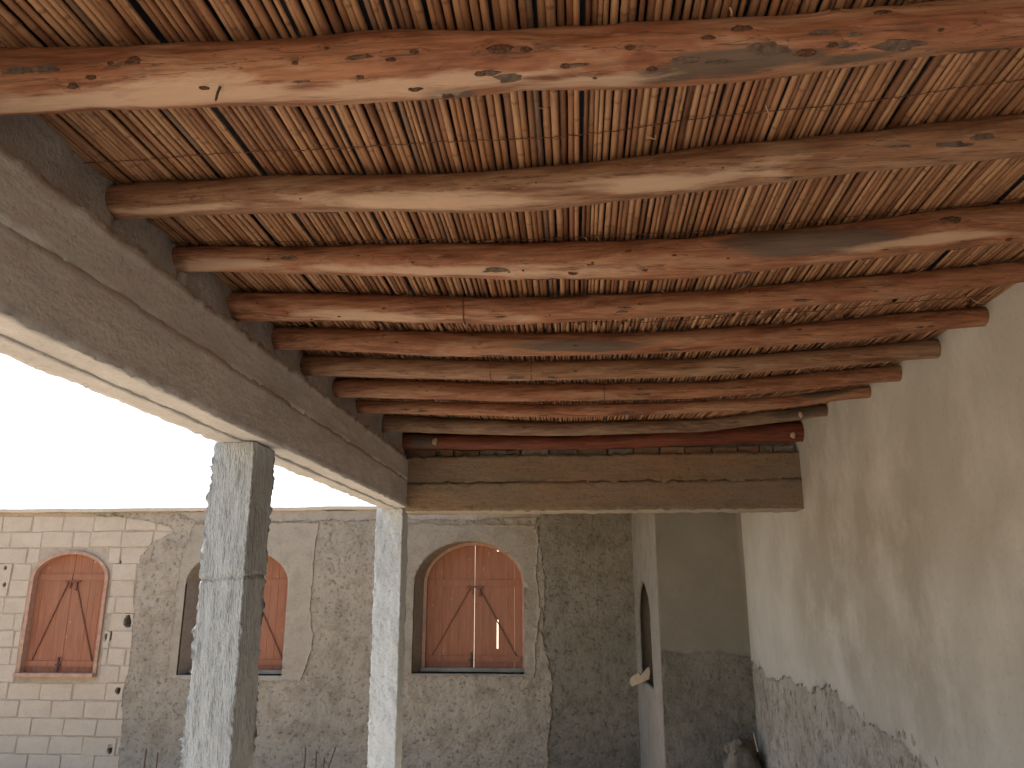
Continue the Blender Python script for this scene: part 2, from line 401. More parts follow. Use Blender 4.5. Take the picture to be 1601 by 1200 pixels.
# concrete blocks, one by one
rb = random.Random(8)
pitch_z, pitch_x, z_ref = .2265, .468, -1.272
def arch_x(side, z, w):
    h = w['w']/2+.02
    if z < w['sill']-.04: return None
    if z <= w['spring']: return h
    t = (z-w['spring'])/(w['top']+.03-w['spring'])
    return None if t >= 1 else h*math.sqrt(1-t*t)
def block(x0, x1, z0, z1):
    if x1-x0 < .06: return
    j = lambda s=.010: rb.uniform(-s, s)
    a = [(x0+j(), z0+j()), (x1+j(), z0+j()), (x1+j(), z1+j()), (x0+j(), z1+j())]
    pr = rb.uniform(-.004, .007)
    pits = [p for p in PITS if x0+.03 < p[0][0] < x1-.02 and z0+.02 < p[0][1] < z1-.02]
    if pits:
        hs = []
        for (u, w), r in pits:
            u = min(max(u, x0+r+.02), x1-r-.02); w = min(max(w, z0+r*1.2+.015), z1-r*1.2-.015)
            hs.append([(u+r*.8*math.cos(t)*(1+.3*rb.uniform(-1, 1)), w+r*1.2*math.sin(t)*(1+.25*rb.uniform(-1, 1))) for t in [2*math.pi*k/9 for k in range(9)]])
        v, f = sheet(a, hs, wall_y(YB+.010-pr), None, lambda u, w: 0, .03, .05)
        o = mk('block', v, f, M['block'], backwall); fix_normals(o)
    else:
        c = .010; yf = YB+.010-pr; cx = sum(p[0] for p in a)/4; cz = sum(p[1] for p in a)/4
        V = [(u, YB+.05, w) for u, w in a]+[(u, yf+.008, w) for u, w in a]+[(u+(c if u < cx else -c), yf+j(.002), w+(c if w < cz else -c)) for u, w in a]
        F = [(8,9,10,11)]+[(i, (i+1) % 4, 4+(i+1) % 4, 4+i) for i in range(4)]+[(4+i, 4+(i+1) % 4, 8+(i+1) % 4, 8+i) for i in range(4)]
        mk('block', V, F, M['block'], backwall)
for r in range(-6, 11):
    z0 = z_ref+r*pitch_z; z1 = min(z0+pitch_z-.012, WT-.004); z0 = max(z0, GROUND+.002)
    if z1-z0 < .06: continue
    off = {0: 0, 1: .24}[r % 2]+rb.uniform(-.05, .05)
    x = -8.97+off
    while x < -5.45:
        L = pitch_x*rb.choice([1, 1, 1, 1, 1, .98, .55]) if r > -1 else pitch_x
        x0, x1 = x, min(x+L-.013, -5.4)
        x += L
        hw = [arch_x(0, q, W1) for q in (z0, (z0+z1)/2, z1)]
        if z1 < W1['sill']-.03 or all(h is None for h in hw): segs = [(x0, x1)]
        else:
            h = max(q for q in hw if q is not None)
            segs = []
            if x0 < W1['xc']-h: segs.append((x0, min(x1, W1['xc']-h-.012)))
            if x1 > W1['xc']+h: segs.append((max(x0, W1['xc']+h+.012), x1))
        for s in segs: block(s[0], s[1], z0, z1)

# ------------------------------------------------------------------ shuttered windows
def prism(poly, y0, y1):
    n = len(poly); V = [(u, y0, v) for u, v in poly]+[(u, y1, v) for u, v in poly]
    F = [tuple(range(n)), tuple(range(2*n-1, n-1, -1))]+[(i, n+i, n+(i+1) % n, (i+1) % n) for i in range(n)]
    return V, F
def window(w, label, yf, fw, fdepth, sh, slit=None, pale='paintpale', sill_h=.05, lx=0.0):
    rnd = random.Random(int(abs(w['xc'])*100))
    xc = w['xc']+lx; W = dict(w, xc=xc, w=w['w']-2*abs(lx)-.004)
    root = empty('arched_window', (xc, yf, w['sill']), label, 'window', 'arched shuttered windows')
    out = arch(n=28, **W); inn = arch(n=28, inset=fw, **W)
    n = len(out)
    V = [(u, yf, v) for u, v in out]+[(u, yf, v) for u, v in inn]+[(u, yf+fdepth, v) for u, v in out]+[(u, yf+fdepth, v) for u, v in inn]
    F = []
    for i in range(n):
        k = (i+1) % n
        F += [(i, k, n+k, n+i), (n+i, n+k, 3*n+k, 3*n+i), (2*n+k, 2*n+i, 3*n+i, 3*n+k), (k, i, 2*n+i, 2*n+k)]
    o = mk('frame', V, F, M[pale], root); fix_normals(o)
    if lx:      # splayed plaster reveal from the wall opening to the frame
        A = arch(n=28, **dict(w, w=w['w']+.004)); m_ = len(A)
        V = [(u, YB+.05, v) for u, v in A]+[(u, yf+.004, v) for u, v in out]
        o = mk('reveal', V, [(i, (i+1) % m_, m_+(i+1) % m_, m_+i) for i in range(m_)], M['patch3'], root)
    h = W['w']/2-fw-.001; s0 = W['sill']+fw+.001; tz = W['top']-fw-.001; sp = W['spring']
    def ztop(x):
        t = max(0, 1-((x-xc)/h)**2); return sp+(tz-sp)*math.sqrt(t)
    ys = yf+sh
    gap = .0022
    for side in (-1, 1):
        xs = [xc+gap, xc+h] if side > 0 else [xc-h, xc-gap]
        lead = None; nb = 6; bw = (xs[1]-xs[0])/nb
        rail_z = sp+.03
        V, F = join_vf([box_vf(xs[0]+.012, xs[1]-.01, ys-.016, ys+.001, s0+.075, s0+.15)])
        leaf = mk('shutter', V, F, M['paint'], root)
        for b in range(nb):
            a0, a1 = xs[0]+b*bw+.0012, xs[0]+(b+1)*bw-.0012
            zb0 = s0
            if slit and side == slit[0] and b == slit[1]: a1 -= slit[2]
            pts = [(a0, zb0), (a1, zb0)]+[(a1+(a0-a1)*q/4, ztop(a1+(a0-a1)*q/4)) for q in range(5)]
            pts = [p for i, p in enumerate(pts) if i < 2 or p[1] > zb0+.02]
            dy = rnd.uniform(-.0025, .0025)
            mk('plank', *prism(pts, ys+.002+dy, ys+.026+dy), M['paint'], leaf)
        if slit and side == slit[0]:        # the gap is open only over part of its height
            a1 = xs[0]+(slit[1]+1)*bw; x0 = a1-slit[2]-.004
            for z0, z1 in ((s0, slit[3]), (slit[4], ztop(a1)-.01)): mk('plank', *box_vf(x0, a1+.002, ys+.004, ys+.024, z0, z1), M['paint'], leaf)
        # transom rail and diagonal brace
        xr = xs[1] if side > 0 else xs[0]
        rr = [p for p in (xs[0]+.004, xs[1]-.004)]
        mk('rail', *box_vf(rr[0], rr[1], ys-.014, ys+.002, rail_z-.05, rail_z+.035), M['paint'], leaf)
        pa = Vector((xc+side*.05, 0, rail_z-.055)); pb = Vector((xc+side*(h-.09), 0, s0+.155)); t = (pb-pa).normalized(); nn = Vector((-t.z, 0, t.x))*.007
        poly = [(q.x, q.z) for q in (pa+nn, pb+nn, pb-nn, pa-nn)]
        mk('brace', *prism(poly, ys-.016, ys+.002), M['darkpaint'], leaf)
    # latch at the top, bolt at the foot
    mk('latch', *join_vf([box_vf(xc-.10, xc+.12, ys-.03, ys-.013, sp-.045, sp-.02), box_vf(xc+.055, xc+.085, ys-.034, ys-.012, sp-.16, sp-.046), box_vf(xc-.035, xc-.01, ys-.03, ys-.012, sp-.13, sp-.046)]), M['darkpaint'], root)
    mk('bolt', *join_vf([box_vf(xc-.045, xc-.022, ys-.034, ys-.013, s0+.01, s0+.20), box_vf(xc-.07, xc+.0, ys-.03, ys-.012, s0+.09, s0+.11)]), M['iron'], root)
    # sill board
    v, f = rough_box(W['xc']-W['w']/2+.003, W['xc']+W['w']/2-.003, yf-.07, yf-.002, W['sill']+.003, W['sill']+sill_h, .03, lambda p, s: p+Vector((0, .004*nz(p.x*9, p.z*20), .004*nz(p.x*7, 2, p.z))))
    mk('sill', v, f, M['patch' if lx else pale], root)
    return root
window(W1, 'arched window with pink red frame set among bare concrete blocks', YB-.02, .045, .16, .10)
window(W2, 'arched red shutter window half hidden behind the nearer column', YB+.26, .03, .10, .045, lx=.03)
window(W3, 'arched red shutters with a bright slit of daylight, under the lintel', YB+.30, .045, .10, .045, (1, 2, .024, -.83, -.45), lx=.035)

# ------------------------------------------------------------------ annex and right-hand wall
annex = empty('annex_wall', (1.3, YF+.9, GROUND), 'dim projecting room at the end of the veranda, narrow arched opening in its side', 'wall')
fr = [(.905, GROUND), (XR+.02, GROUND), (XR+.02, 1.45), (.905, 1.45)]
v, f = sheet(fr, [], wall_y(YF+.012), .035, lambda u, v: .012*fbm(u*4, v*4, 5, 2)+.010*fbm(u*14, v*12, 3, 2) if v < -.55 else 0, .25, seed=21)
mk('scratch_coat', v, f, M['annexlow'], annex, True)
up = ragged([(.903, -.66), (1.2, -.70), (1.5, -.68), (XR+.01, -.72)], .025, .02, 3.0)+[(XR+.01, 1.44), (.903, 1.44)]
v, f = sheet(up, [], wall_y(YF), .06, lambda u, v: .004*fbm(u*2, v*2, 9, 2), .012, seed=22)
mk('finish_coat', v, f, M['annexup'], annex, True)
def side_map(u, v, d):     # u runs from the corner at YF towards the back wall, slightly splayed
    y = YF+.003+u; x = .900-.0505*u; return (x-d, y, v)
nich = arch(xc=1.21, w=1.22, sill=-1.13, spring=-.42, top=.06)
v, f = sheet([(.035, GROUND), (2.0, GROUND), (2.0, 1.44), (.035, 1.44)], [nich], side_map, .05, lambda u, v: .006*fbm(u*4, v*4, 2)+.012*max(0, nz(u*5, v*8, 3))*(u < .1), .045, .045, seed=23)
mk('side_face', v, f, M['annexside'], annex, True)
mk('annex_roof', *box_vf(.9, 2.2, YF+.02, 11.1, 1.30, 1.43), M['infill'], annex)
mk('annex_back', *box_vf(.86, 2.2, YB+.03, YB+.4, GROUND, 1.29), M['mortar'], annex)

rw = empty('side_wall', (XR+.1, 3, FLOOR), 'tall smooth plastered house wall, its lower part left rough', 'wall')
def wall_x(X0): return lambda u, v, d: (X0-d, u, v)
def rel_low(u, v):
    k = min(1, max(0, (-.70-v)/.10))
    return -.004+k*(.008*fbm(u*3, v*3, 5, 2)+.014*fbm(u*12, v*8, 3, 2)+.016*fbm(u*30, v*13, 1, 2))
v, f = sheet([(3.2, GROUND), (YF+.02, GROUND), (YF+.02, -.4), (3.2, -.4)], [], wall_x(XR+.007), .027, rel_low, .2, seed=31)
mk('scratch_coat', v, f, M['stucco'], rw, True)
lower = [(-3.2, -1.0), (3.0, -1.02), (4.2, -.97), (4.75, -.93), (5.2, -.85), (5.75, -.80), (6.2, -.70), (6.6, -.80), (7.2, -.76), (7.8, -.86), (8.3, -.80), (YF+.01, -.74)]
v, f = sheet(ragged(lower, .016, .05, 6.0, False, 5.0)+[(YF+.01, 1.46), (-3.2, 1.46)], [], wall_x(XR), .07, lambda u, v: .012*fbm(u*.8, v*.8, 2, 2)+.003*fbm(u*4, v*4, 8, 2), .009, seed=32)
mk('finish_coat', v, f, M['smooth'], rw, True)
mk('wall_core', *box_vf(XR+.04, XR+.42, -3.2, 11.1, GROUND, 1.5), M['mortar'], rw)

# ------------------------------------------------------------------ edge beam with mortar between the joists
beam = empty('edge_beam', (-1.47, 2.4, ZBOT), 'long grey concrete edge beam carried by the two columns', 'beam')
def conc(edge, seed, face=.0035, seam=0):
    def d(p, s):
        q = p.copy(); e = sum(1 for a in s if a)
        k = fbm(p.y*5+seed, p.z*7, p.x*7, 2)
        for i in range(3):
            if s[i]: q[i] += s[i]*(face*k + (edge*(.35 if (seam and s[2] == seam) else 1)*(.15+max(-.4, fbm(p.y*17+seed, p.z*17, p.x*17+i*3, 3))) if e >= 2 else 0))
        return q
    return d
BY0, BY1 = -.7, 6.68
v, f = rough_box(XBO, XB, BY0, BY1, ZBOT, .860, .024, conc(.013, 1, .006, 1)); mk('lower_lift', v, f, M['concrete'], beam, True)
v, f = rough_box(XBO+.01, XB-.003, BY0, BY1, .857, ZLED, .024, conc(.024, 7, .004, -1)); mk('upper_lift', v, f, M['concrete'], beam, True)
v, f = rough_box(XBO-.01, -1.478, BY0, BY1, ZBOT-.007, ZBOT+.02, .02, conc(.007, 12)); mk('edge_lip', v, f, M['concrete'], beam, True)

# ------------------------------------------------------------------ lintel
lin = empty('lintel_beam', (.2, YL+.1, .6), 'brown board-marked concrete lintel closing the far end of the veranda', 'beam')
def dl(seed, edge=.020):
    def d(p, s):
        q = p.copy(); e = sum(1 for a in s if a); k = fbm(p.x*4+seed, p.z*9, 0, 2)
        for i in (1, 2):
            if s[i]: q[i] += s[i]*(.004*k+(edge*(.1+max(-.4, fbm(p.x*15+seed, p.z*15, i*3.0, 3))) if e >= 2 else 0))
        return q
    return d
v, f = rough_box(XB-.02, XR+.02, YL, YL+.26, .602, .826, .024, dl(2)); mk('lower_course', v, f, M['lintel'], lin, True)
v, f = rough_box(XB-.02, XR+.02, YL+.008, YL+.26, .828, 1.052, .024, dl(9)); mk('upper_course', v, f, M['lintel'], lin, True)
v, f = rough_box(XB-.01, XR+.01, YL+.006, YL+.255, .592, .6035, .03, dl(4, .010)); mk('lit_soffit', v, f, M['patch'], lin, True)  # pale strip added, the lit underside is painted into its colour
rq = random.Random(5); x = XB+.02
while x < XR-.05:
    L = rq.choice([.16, .22, .2, .1]); g0 = rq.choice([.01, .02, .05, .012])
    v, f = rough_box(x, min(x+L, XR), YL+.02+rq.uniform(0, .03), YL+.2, 1.056, 1.056+rq.uniform(.04, .055), .03, lambda p, s: p+Vector((nz(p.x*20, p.z*20), nz(p.z*20, p.x*20, 3), nz(p.x*15, p.y*20, 7)))*.004)
    mk('brick', v, f, M[rq.choice(['brick', 'rubble', 'rubble', 'lintel'])], lin); x += L+g0
v, f = rough_box(XB-.15, XR+.1, YL+.09, YL+.3, 1.053, 1.30, .08, lambda p, s: p+Vector((0, .01*nz(p.x*6, p.z*6), 0)))
mk('packing', v, f, M['rubble'], lin)

# far bay roof between the lintel and the courtyard wall
rs = mk('roof_slab', *box_vf(XB-.02, XR+.3, YL+.32, YB+.5, 1.13, 1.30), M['rubble'])
tag(rs, 'flat roof slab over the bay beyond the lintel', kind='structure')

v, f = rough_box(XB-.1, XR+.02, 6.78, YB-.02, GROUND-.08, GROUND+.02, .2, lambda p, s: p+Vector((.05*nz(p.y*3, 1) if s[0] < 0 else 0, 0, .012*nz(p.x*3, p.y*3))))  # unseen dark floor added to cut bounce light in the bay
tag(mk('bay_shade_floor', v, f, M['rubble']), 'added unseen dark floor that dims the bay beyond the lintel', kind='structure')

# ------------------------------------------------------------------ columns
def column(name, label, prof, y0, y1, zt, m, seed, rag, vert):
    zt0, zb0 = FLOOR, zt
    def d(p, s):
        t = (p.z-FLOOR)/(zt-FLOOR)
        xl = prof[0][0]+(prof[1][0]-prof[0][0])*t; xr = prof[0][1]+(prof[1][1]-prof[0][1])*t
        q = Vector((xl+(xr-xl)*p.x, y0+(y1-y0)*p.y, p.z))
        k = fbm(q.x*vert[0]+seed, q.y*vert[0], q.z*vert[1], 3)
        e = abs(s[0])+abs(s[1])
        for i in (0, 1):
            if s[i]:
                q[i] += s[i]*(.006*k+.004*abs(nz(q.x*70+q.y*70, q.z*9, seed)))
                if e == 2: q[i] += s[i]*rag*(.1+max(-.55, 1.0*fbm(q.z*30+seed+s[0]*5, s[1]*4, i*2.0, 4))+.9*nz(q.z*7, s[0]*7+s[1]*3, seed)+.5*max(0, nz(q.z*70, s[0]*3, seed)))
        if seed == 3 and abs(q.z-(.035+.012*nz(q.x*25, q.y*25)+.10*(q.x+1.5))) < .0055:
            for i in (0, 1): q[i] -= s[i]*.007
        if e < 2:
            for i in (0, 1):
                if s[i]:
                    ed = min(abs(p[1-i]), abs(1-p[1-i]))
                    q[i] += s[i]*rag*.6*max(0, 1-ed/.14)*fbm(q.z*26+seed, s[0]*3+q[1-i]*30, s[1]*3, 3)
        return q
    v, f = rough_box(0, 1, 0, 1, FLOOR, zt, (1/26, 1/26, .008), d)
    o = mk(name, v, f, m, None, True, (sum(prof[0])/2, (y0+y1)/2, FLOOR))
    return tag(o, label, 'column', 'veranda columns', 'thing')
column('column', 'nearer rough grey plaster column with ragged edges', ((-1.625, -1.402), (-1.612, -1.428)), 3.33, 3.565, ZBOT-.004, M['column'], 3, .013, (34, 5))
column('column', 'farther slim pale column where the edge beam meets the lintel', ((-1.622, -1.405), (-1.640, -1.420)), 6.42, 6.64, ZBOT-.004, M['column2'], 9, .009, (14, 6))

# ------------------------------------------------------------------ log joists
S = 1.2
LOGPX = [
 [(0,72,178),(400,65,165),(640,47,158),(800,45,145),(1000,32,136),(1200,20,120),(1600,-6,76)],
 [(200,287,341),(400,275,332),(600,270,330),(750,270,335),(900,258,322),(1060,235,305),(1300,210,272),(1600,175,245)],
 [(285,385,425),(500,383,428),(800,380,437),(900,377,437),(1060,372,437),(1300,350,412),(1600,315,380)],
 [(365,455,502),(600,460,503),(800,465,507),(1100,455,493),(1400,428,468),(1600,405,440)],
 [(440,510,545),(700,518,557),(1000,520,555),(1300,500,535),(1545,478,508)],
 [(500,555,587),(800,565,595),(1100,560,588),(1460,530,560)],
 [(540,592,620),(800,600,628),(1100,597,622),(1395,572,596)],
 [(570,625,645),(900,632,653),(1200,622,640),(1350,603,621)],
 [(600,648,675),(870,660,682),(1100,655,675),(1305,630,648)],
 [(640,678,702),(900,682,703),(1270,658,690)]]
LABELS = ['thick knotty log joist nearest the viewer, pale along its underside', 'dusty brown log joist with a pronounced bend, second from the viewer',
 'reddish log joist with a big dark stain towards the house wall', 'smooth reddish log joist with small knots and one wire, fourth from the viewer',
 'log joist fifth from the viewer, dark patches along its length', 'log joist sixth from the viewer, two wires tied round it',
 'log joist seventh from the viewer, one wire tied near its middle', 'thin log joist eighth from the viewer',
 'dusty grey log joist with chipped white edge, second from the lintel', 'dark red log joist directly above the lintel']
LOGS = []
for i, L in enumerate(LOGPX):
    sam = []
    for px, t, b in L:
        rt, rb_ = pray(px, t), pray(px, b); at, ab = math.atan2(rt.z, rt.y), math.atan2(rb_.z, rb_.y)
        al, be = (at+ab)/2, (at-ab)/2; rm = rt+rb_; m_ = rm.x/rm.y
        d = S/(math.sin(al)+math.sin(be)); sam.append((m_, al, be, d*math.cos(al)))
    ya, yb_ = sam[0][3], sam[-1][3]
    if i == 9: ya, yb_ = 6.235, 6.215
    if i == 8: ya, yb_ = 5.62, 5.55
    xa, xb_ = sam[0][0]*ya, sam[-1][0]*yb_
    pts = []
    for m_, al, be, _ in sam:
        sl = (yb_-ya)/(xb_-xa); Y = (ya-sl*xa)/(1-sl*m_); X = m_*Y
        pts.append((X, Y, Y*math.tan(al), Y/math.cos(al)*math.sin(be)))
    # run on into the beam and the wall
    x0 = min(-1.5, pts[0][0]-.05); x1 = max(1.95, pts[-1][0]+.05)
    P = pts[0]; Q = pts[-1]; s2 = (Q[1]-P[1])/(Q[0]-P[0])
    zl = S-P[3]; pts = [(x0, P[1]+s2*(x0-P[0]), P[2]+.3*(zl-P[2]), P[3])]+pts+[(x1, Q[1]+s2*(x1-Q[0]), Q[2]+.3*(S-Q[3]-Q[2]), max(Q[3], .042))]
    LOGS.append(np.array(pts))
def cub(xs, ys, x):
    return float(np.interp(x, xs, ys))
def log_at(i, x):
    L = LOGS[i]; xs = L[:, 0]
    y = np.interp(x, xs, L[:, 1])
    # smoothed z and r
    k = np.array([-.12, -.06, 0, .06, .12]); w = np.array([1, 2, 3, 2, 1])/9
    z = float((np.interp(x+k, xs, L[:, 2])*w).sum()); r = float((np.interp(x+k, xs, L[:, 3])*w).sum())
    return float(y), z, r
KN = {0: [(117,134,9),(145,121,8),(175,101,7),(212,97,13),(320,136,8),(462,99,7),(512,77,7),(564,119,8),(574,86,5),(612,95,10),(648,82,9),(782,79,16),(650,137,9),(750,114,10),(822,78,10),(985,74,10),(884,102,9),(1018,106,10),(1108,60,9),(1158,48,13),(1300,69,9),(1305,19,8),(1380,24,11),(1470,46,6),(1260,81,13),(700,146,11),(930,120,6)],
      1: [(838,286,3),(470,310,3),(1130,262,3)],
      2: [(646,410,4),(796,424,4),(818,422,4),(896,425,8),(982,394,6),(1008,421,6),(1054,399,5),(926,410,4),(1138,403,4),(1486,345,11),(1575,372,6),(560,400,3),(420,405,4)],
      3: [(450,489,4),(487,498,3),(403,474,3),(600,482,4),(700,480,3),(1000,475,4),(1172,457,4),(530,494,3),(860,492,3)],
      4: [(620,535,4),(900,540,4),(1250,515,4)], 5: [(900,580,4)], 6: [(1000,608,3)], 8: [(820,668,4)]}
STAIN = {0: [(1150,100,.16,.5),(1040,118,.10,.35),(705,146,.06,.3),(1250,85,.06,.25),(1330,92,.10,.22)], 2: [(1290,375,.28,.75),(1200,372,.15,.5)], 4: [(900,540,.3,.6)], 8: [(1250,645,.2,.8),(700,655,.2,.5)], 9: [(660,690,.12,1.2)], 7: [(1290,615,.15,.8)]}
BARE = {0: [(120,158,.30,.55),(330,150,.35,.45),(560,140,.22,.4),(760,125,.18,.35),(940,125,.2,.4)], 1: [(700,318,.5,.6),(1050,285,.3,.5),(300,325,.3,.5)], 2: [(700,425,.5,.4),(1450,375,.25,.3),(330,415,.2,.6)], 3: [(600,495,.5,.5)]}
MATS = ['log', 'logtan', 'log', 'log', 'log', 'logtan', 'log', 'log', 'loggrey', 'logred']
LOG_ROOT = []
for i in range(10):
    x0, x1 = LOGS[i][0, 0], LOGS[i][-1, 0]
    nr = 200 if i < 4 else 110; ns = 36 if i < 4 else 22
    y0, z0, r0 = log_at(i, x0)
    root = empty('log_joist', (x0, y0, z0), LABELS[i], 'log', 'log ceiling joists')
    LOG_ROOT.append(root); V = []; F = []
    for a in range(nr+1):
        x = x0+(x1-x0)*a/nr; y, z, r = log_at(i, x)
        y += .012*fbm(x*1.5+i*7, 1, 0, 2)
        for b in range(ns):
            th = 2*math.pi*b/ns; ct, st = math.cos(th), math.sin(th)
            k = 1+.10*fbm(x*2.2+i*9, ct*.9, st*.9, 3)*.8+.06*fbm(x*7+i*3, ct*2.0, st*2.0, 3)
            if i == 0 and .05 < 0: pass
            V.append(Vector((x, y+r*k*ct, z+r*k*st)))
    for a in range(nr):
        for b in range(ns):
            c = (b+1) % ns; F.append((a*ns+b, a*ns+c, (a+1)*ns+c, (a+1)*ns+b))
    F.append(tuple(range(ns))); F.append(tuple(nr*ns+b for b in range(ns-1, -1, -1)))
    bvh = BVHTree.FromPolygons(V, F)
    def hit(px, py): return bvh.ray_cast(Vector((0, 0, 0)), pray(px, py))
    at = {'stain': [0.0]*len(V), 'bare': [0.0]*len(V)}
    for nm, src in (('stain', STAIN), ('bare', BARE)):
        for px, py, rx, rt in src.get(i, []):
            h = hit(px, py)
            if h[0] is None: continue
            y, z, r = log_at(i, h[0].x); th0 = math.atan2(h[0].z-z, h[0].y-y)
            for q, p in enumerate(V):
                if abs(p.x-h[0].x) > 1.6*rx: continue
                y, z, r = log_at(i, p.x); th = math.atan2(p.z-z, p.y-y); dt = (th-th0+math.pi) % (2*math.pi)-math.pi
                e = 1-.5*math.sqrt(((p.x-h[0].x)/rx)**2+(dt/rt)**2)
                if e > at[nm][q]: at[nm][q] = max(0, e)
    # knots lift the wood a little round them
    hits = []
    for px, py, rp in KN.get(i, []):
        h = hit(px, py)
        if h[0] is not None: hits.append((h[0], h[1], rp*h[3]/F_PX))
    if i < 4:
        for q, p in enumerate(V):
            for hp, hn, hr in hits:
                dd = (p-hp).length
                if dd < hr*5: V[q] = V[q]+hn*(hr*.45*math.exp(-(dd/(hr*1.8))**2))
    mk('trunk', V, F, M[MATS[i]], root, True, attrs=at)
    bvh = BVHTree.FromPolygons(V, F)
    rk = random.Random(i+40)
    for hp, hn, hr in hits:
        h2 = bvh.find_nearest(hp+hn*.004); c = h2[0]; nn = h2[1] if h2[1].dot(hn) > 0 else -h2[1]
        ax = Vector((1, 0, 0)); ax = (ax-nn*ax.dot(nn)).normalized(); ay = nn.cross(ax)
        m_ = 9; el = rk.uniform(1.0, 1.7) if hr < .011 else rk.uniform(1.5, 2.3); sk = rk.uniform(-.3, .3)
        kv = []
        for lev, (sc, hh) in enumerate(((1.2, -.004), (.85, .0016), (.4, .0010))):
            for k in range(m_):
                th = 2*math.pi*k/m_; rr = hr*.5*sc*(1+.22*rk.uniform(-1, 1))
                kv.append(c+ax*(rr*el*math.cos(th)+sk*rr*math.sin(th))+ay*(rr*.8*math.sin(th))+nn*hh)
        kf = [(l*m_+k, l*m_+(k+1) % m_, (l+1)*m_+(k+1) % m_, (l+1)*m_+k) for l in range(2) for k in range(m_)]+[tuple(2*m_+k for k in range(m_))]
        o = mk('knot', kv, kf, M['knot'], root, True); fix_normals(o)
    # scraps of bark left on the wood
    for k in range({0: 16, 1: 7, 2: 10, 3: 8, 4: 8}.get(i, 5)):
        xx = rk.uniform(-1.2, 1.7); y, z, r = log_at(i, xx); th = rk.uniform(-2.9, -.9)
        if i == 0 and k < 7: xx = (-.16, -.12, .03, .26, .42, .60, .33)[k]; y, z, r = log_at(i, xx); th = (-2.2, -2.0, -2.3, -2.2, -2.4, -2.6, -2.1)[k]
        h2 = bvh.find_nearest(Vector((xx, y+r*math.cos(th), z+r*math.sin(th)))); c = h2[0]; nn = (c-Vector((c.x, y, z))).normalized()
        ax = Vector((1, 0, 0)); ax = (ax-nn*ax.dot(nn)).normalized(); ay = nn.cross(ax)
        L = rk.uniform(.012, .05); B = L*rk.uniform(.12, .28); m_ = 10; kv = []
        for lev in range(2):
            for q in range(m_):
                a = 2*math.pi*q/m_; f_ = 1+.45*rk.uniform(-1, 1)
                pp = c+ax*(L*math.cos(a)*f_)+ay*(B*math.sin(a)*f_)
                w = bvh.find_nearest(pp); kv.append(w[0]+nn*(-.002 if lev == 0 else rk.uniform(.0008, .0035)))
        kf = [(q, (q+1) % m_, m_+(q+1) % m_, m_+q) for q in range(m_)]+[tuple(m_+q for q in range(m_))]
        o = mk('bark_scrap', kv, kf, M['bark'], root); fix_normals(o)
    # wires tied round the log
    for px in {3: [727], 5: [768, 831], 6: [944]}.get(i, []):
        d = pray(px, LOGPX[i][len(LOGPX[i])//2][1]+12); xw = d.x/d.y*log_at(i, 0)[0]; xw = d.x/d.y*log_at(i, xw)[0]
        y, z, r = log_at(i, xw)
        path = [(xw+.006*nz(q, 3, i), y+(r*1.07)*math.cos(t), z+(r*1.07)*math.sin(t)) for q, t in enumerate([math.pi*.25-2*math.pi*.75*k/22 for k in range(23)])]
        v, f = tube(path, .0021, 5); mk('wire_tie', v, f, M['wire'], root)
    if i == 0:        # bent nail
        h = bvh.ray_cast(Vector((0, 0, 0)), pray(344, 136)); p = h[0]; nn = h[1]
        a = p-nn*.012; b = p+nn*.022; c = b+Vector((.004, -.012, -.028))
        v, f = tube([a, b, b+(c-b)*.4, c], [.003, .003, .003, .0026], 7); mk('nail', v, f, M['iron'], root)
    if i in (9, 8):
        for px, py, rr in ({9: [(680,690,.030), (1240,680,.028)], 8: [(1252,648,.022)]}[i]):
            h = bvh.ray_cast(Vector((0, 0, 0)), pray(px, py))
            if h[0] is None: continue
            bm = bmesh.new(); bmesh.ops.create_icosphere(bm, subdivisions=2, radius=rr)
            kv = [h[0]+Vector((q.co.x*(.7+.5*fbm(q.co.x*60, q.co.y*60, q.co.z*60)), q.co.y*.45, q.co.z*(1+.7*fbm(q.co.z*50, q.co.x*50, 3)))) for q in bm.verts]
            kf = [tuple(w.index for w in q.verts) for q in bm.faces]; bm.free()
            mk('filler_blob', kv, kf, M['chip'], root)

# mortar packing on the beam between the log ends
ys = [log_at(i, -1.42)[0] for i in range(10)]
cuts = [BY0]+ys[:]+[6.6]
for i in range(len(cuts)-1):
    a, b = cuts[i], cuts[i+1]
    fx = -1.405+.012*math.sin(i*2.3)
    sd = i*3.1
    v, f = rough_box(-1.56, fx, a+.002, b-.002, ZLED-.02, 1.29, .03, lambda p, s: p+Vector(((.016*fbm(p.y*6+sd, p.z*6, 1, 3)+.02*max(0, 1-(p.z-ZLED)/.09)*(.5+nz(p.y*11, sd))) if s[0] > 0 else 0, 0, 0)))
    mk('mortar_packing', v, f, M['infill'], beam, True)

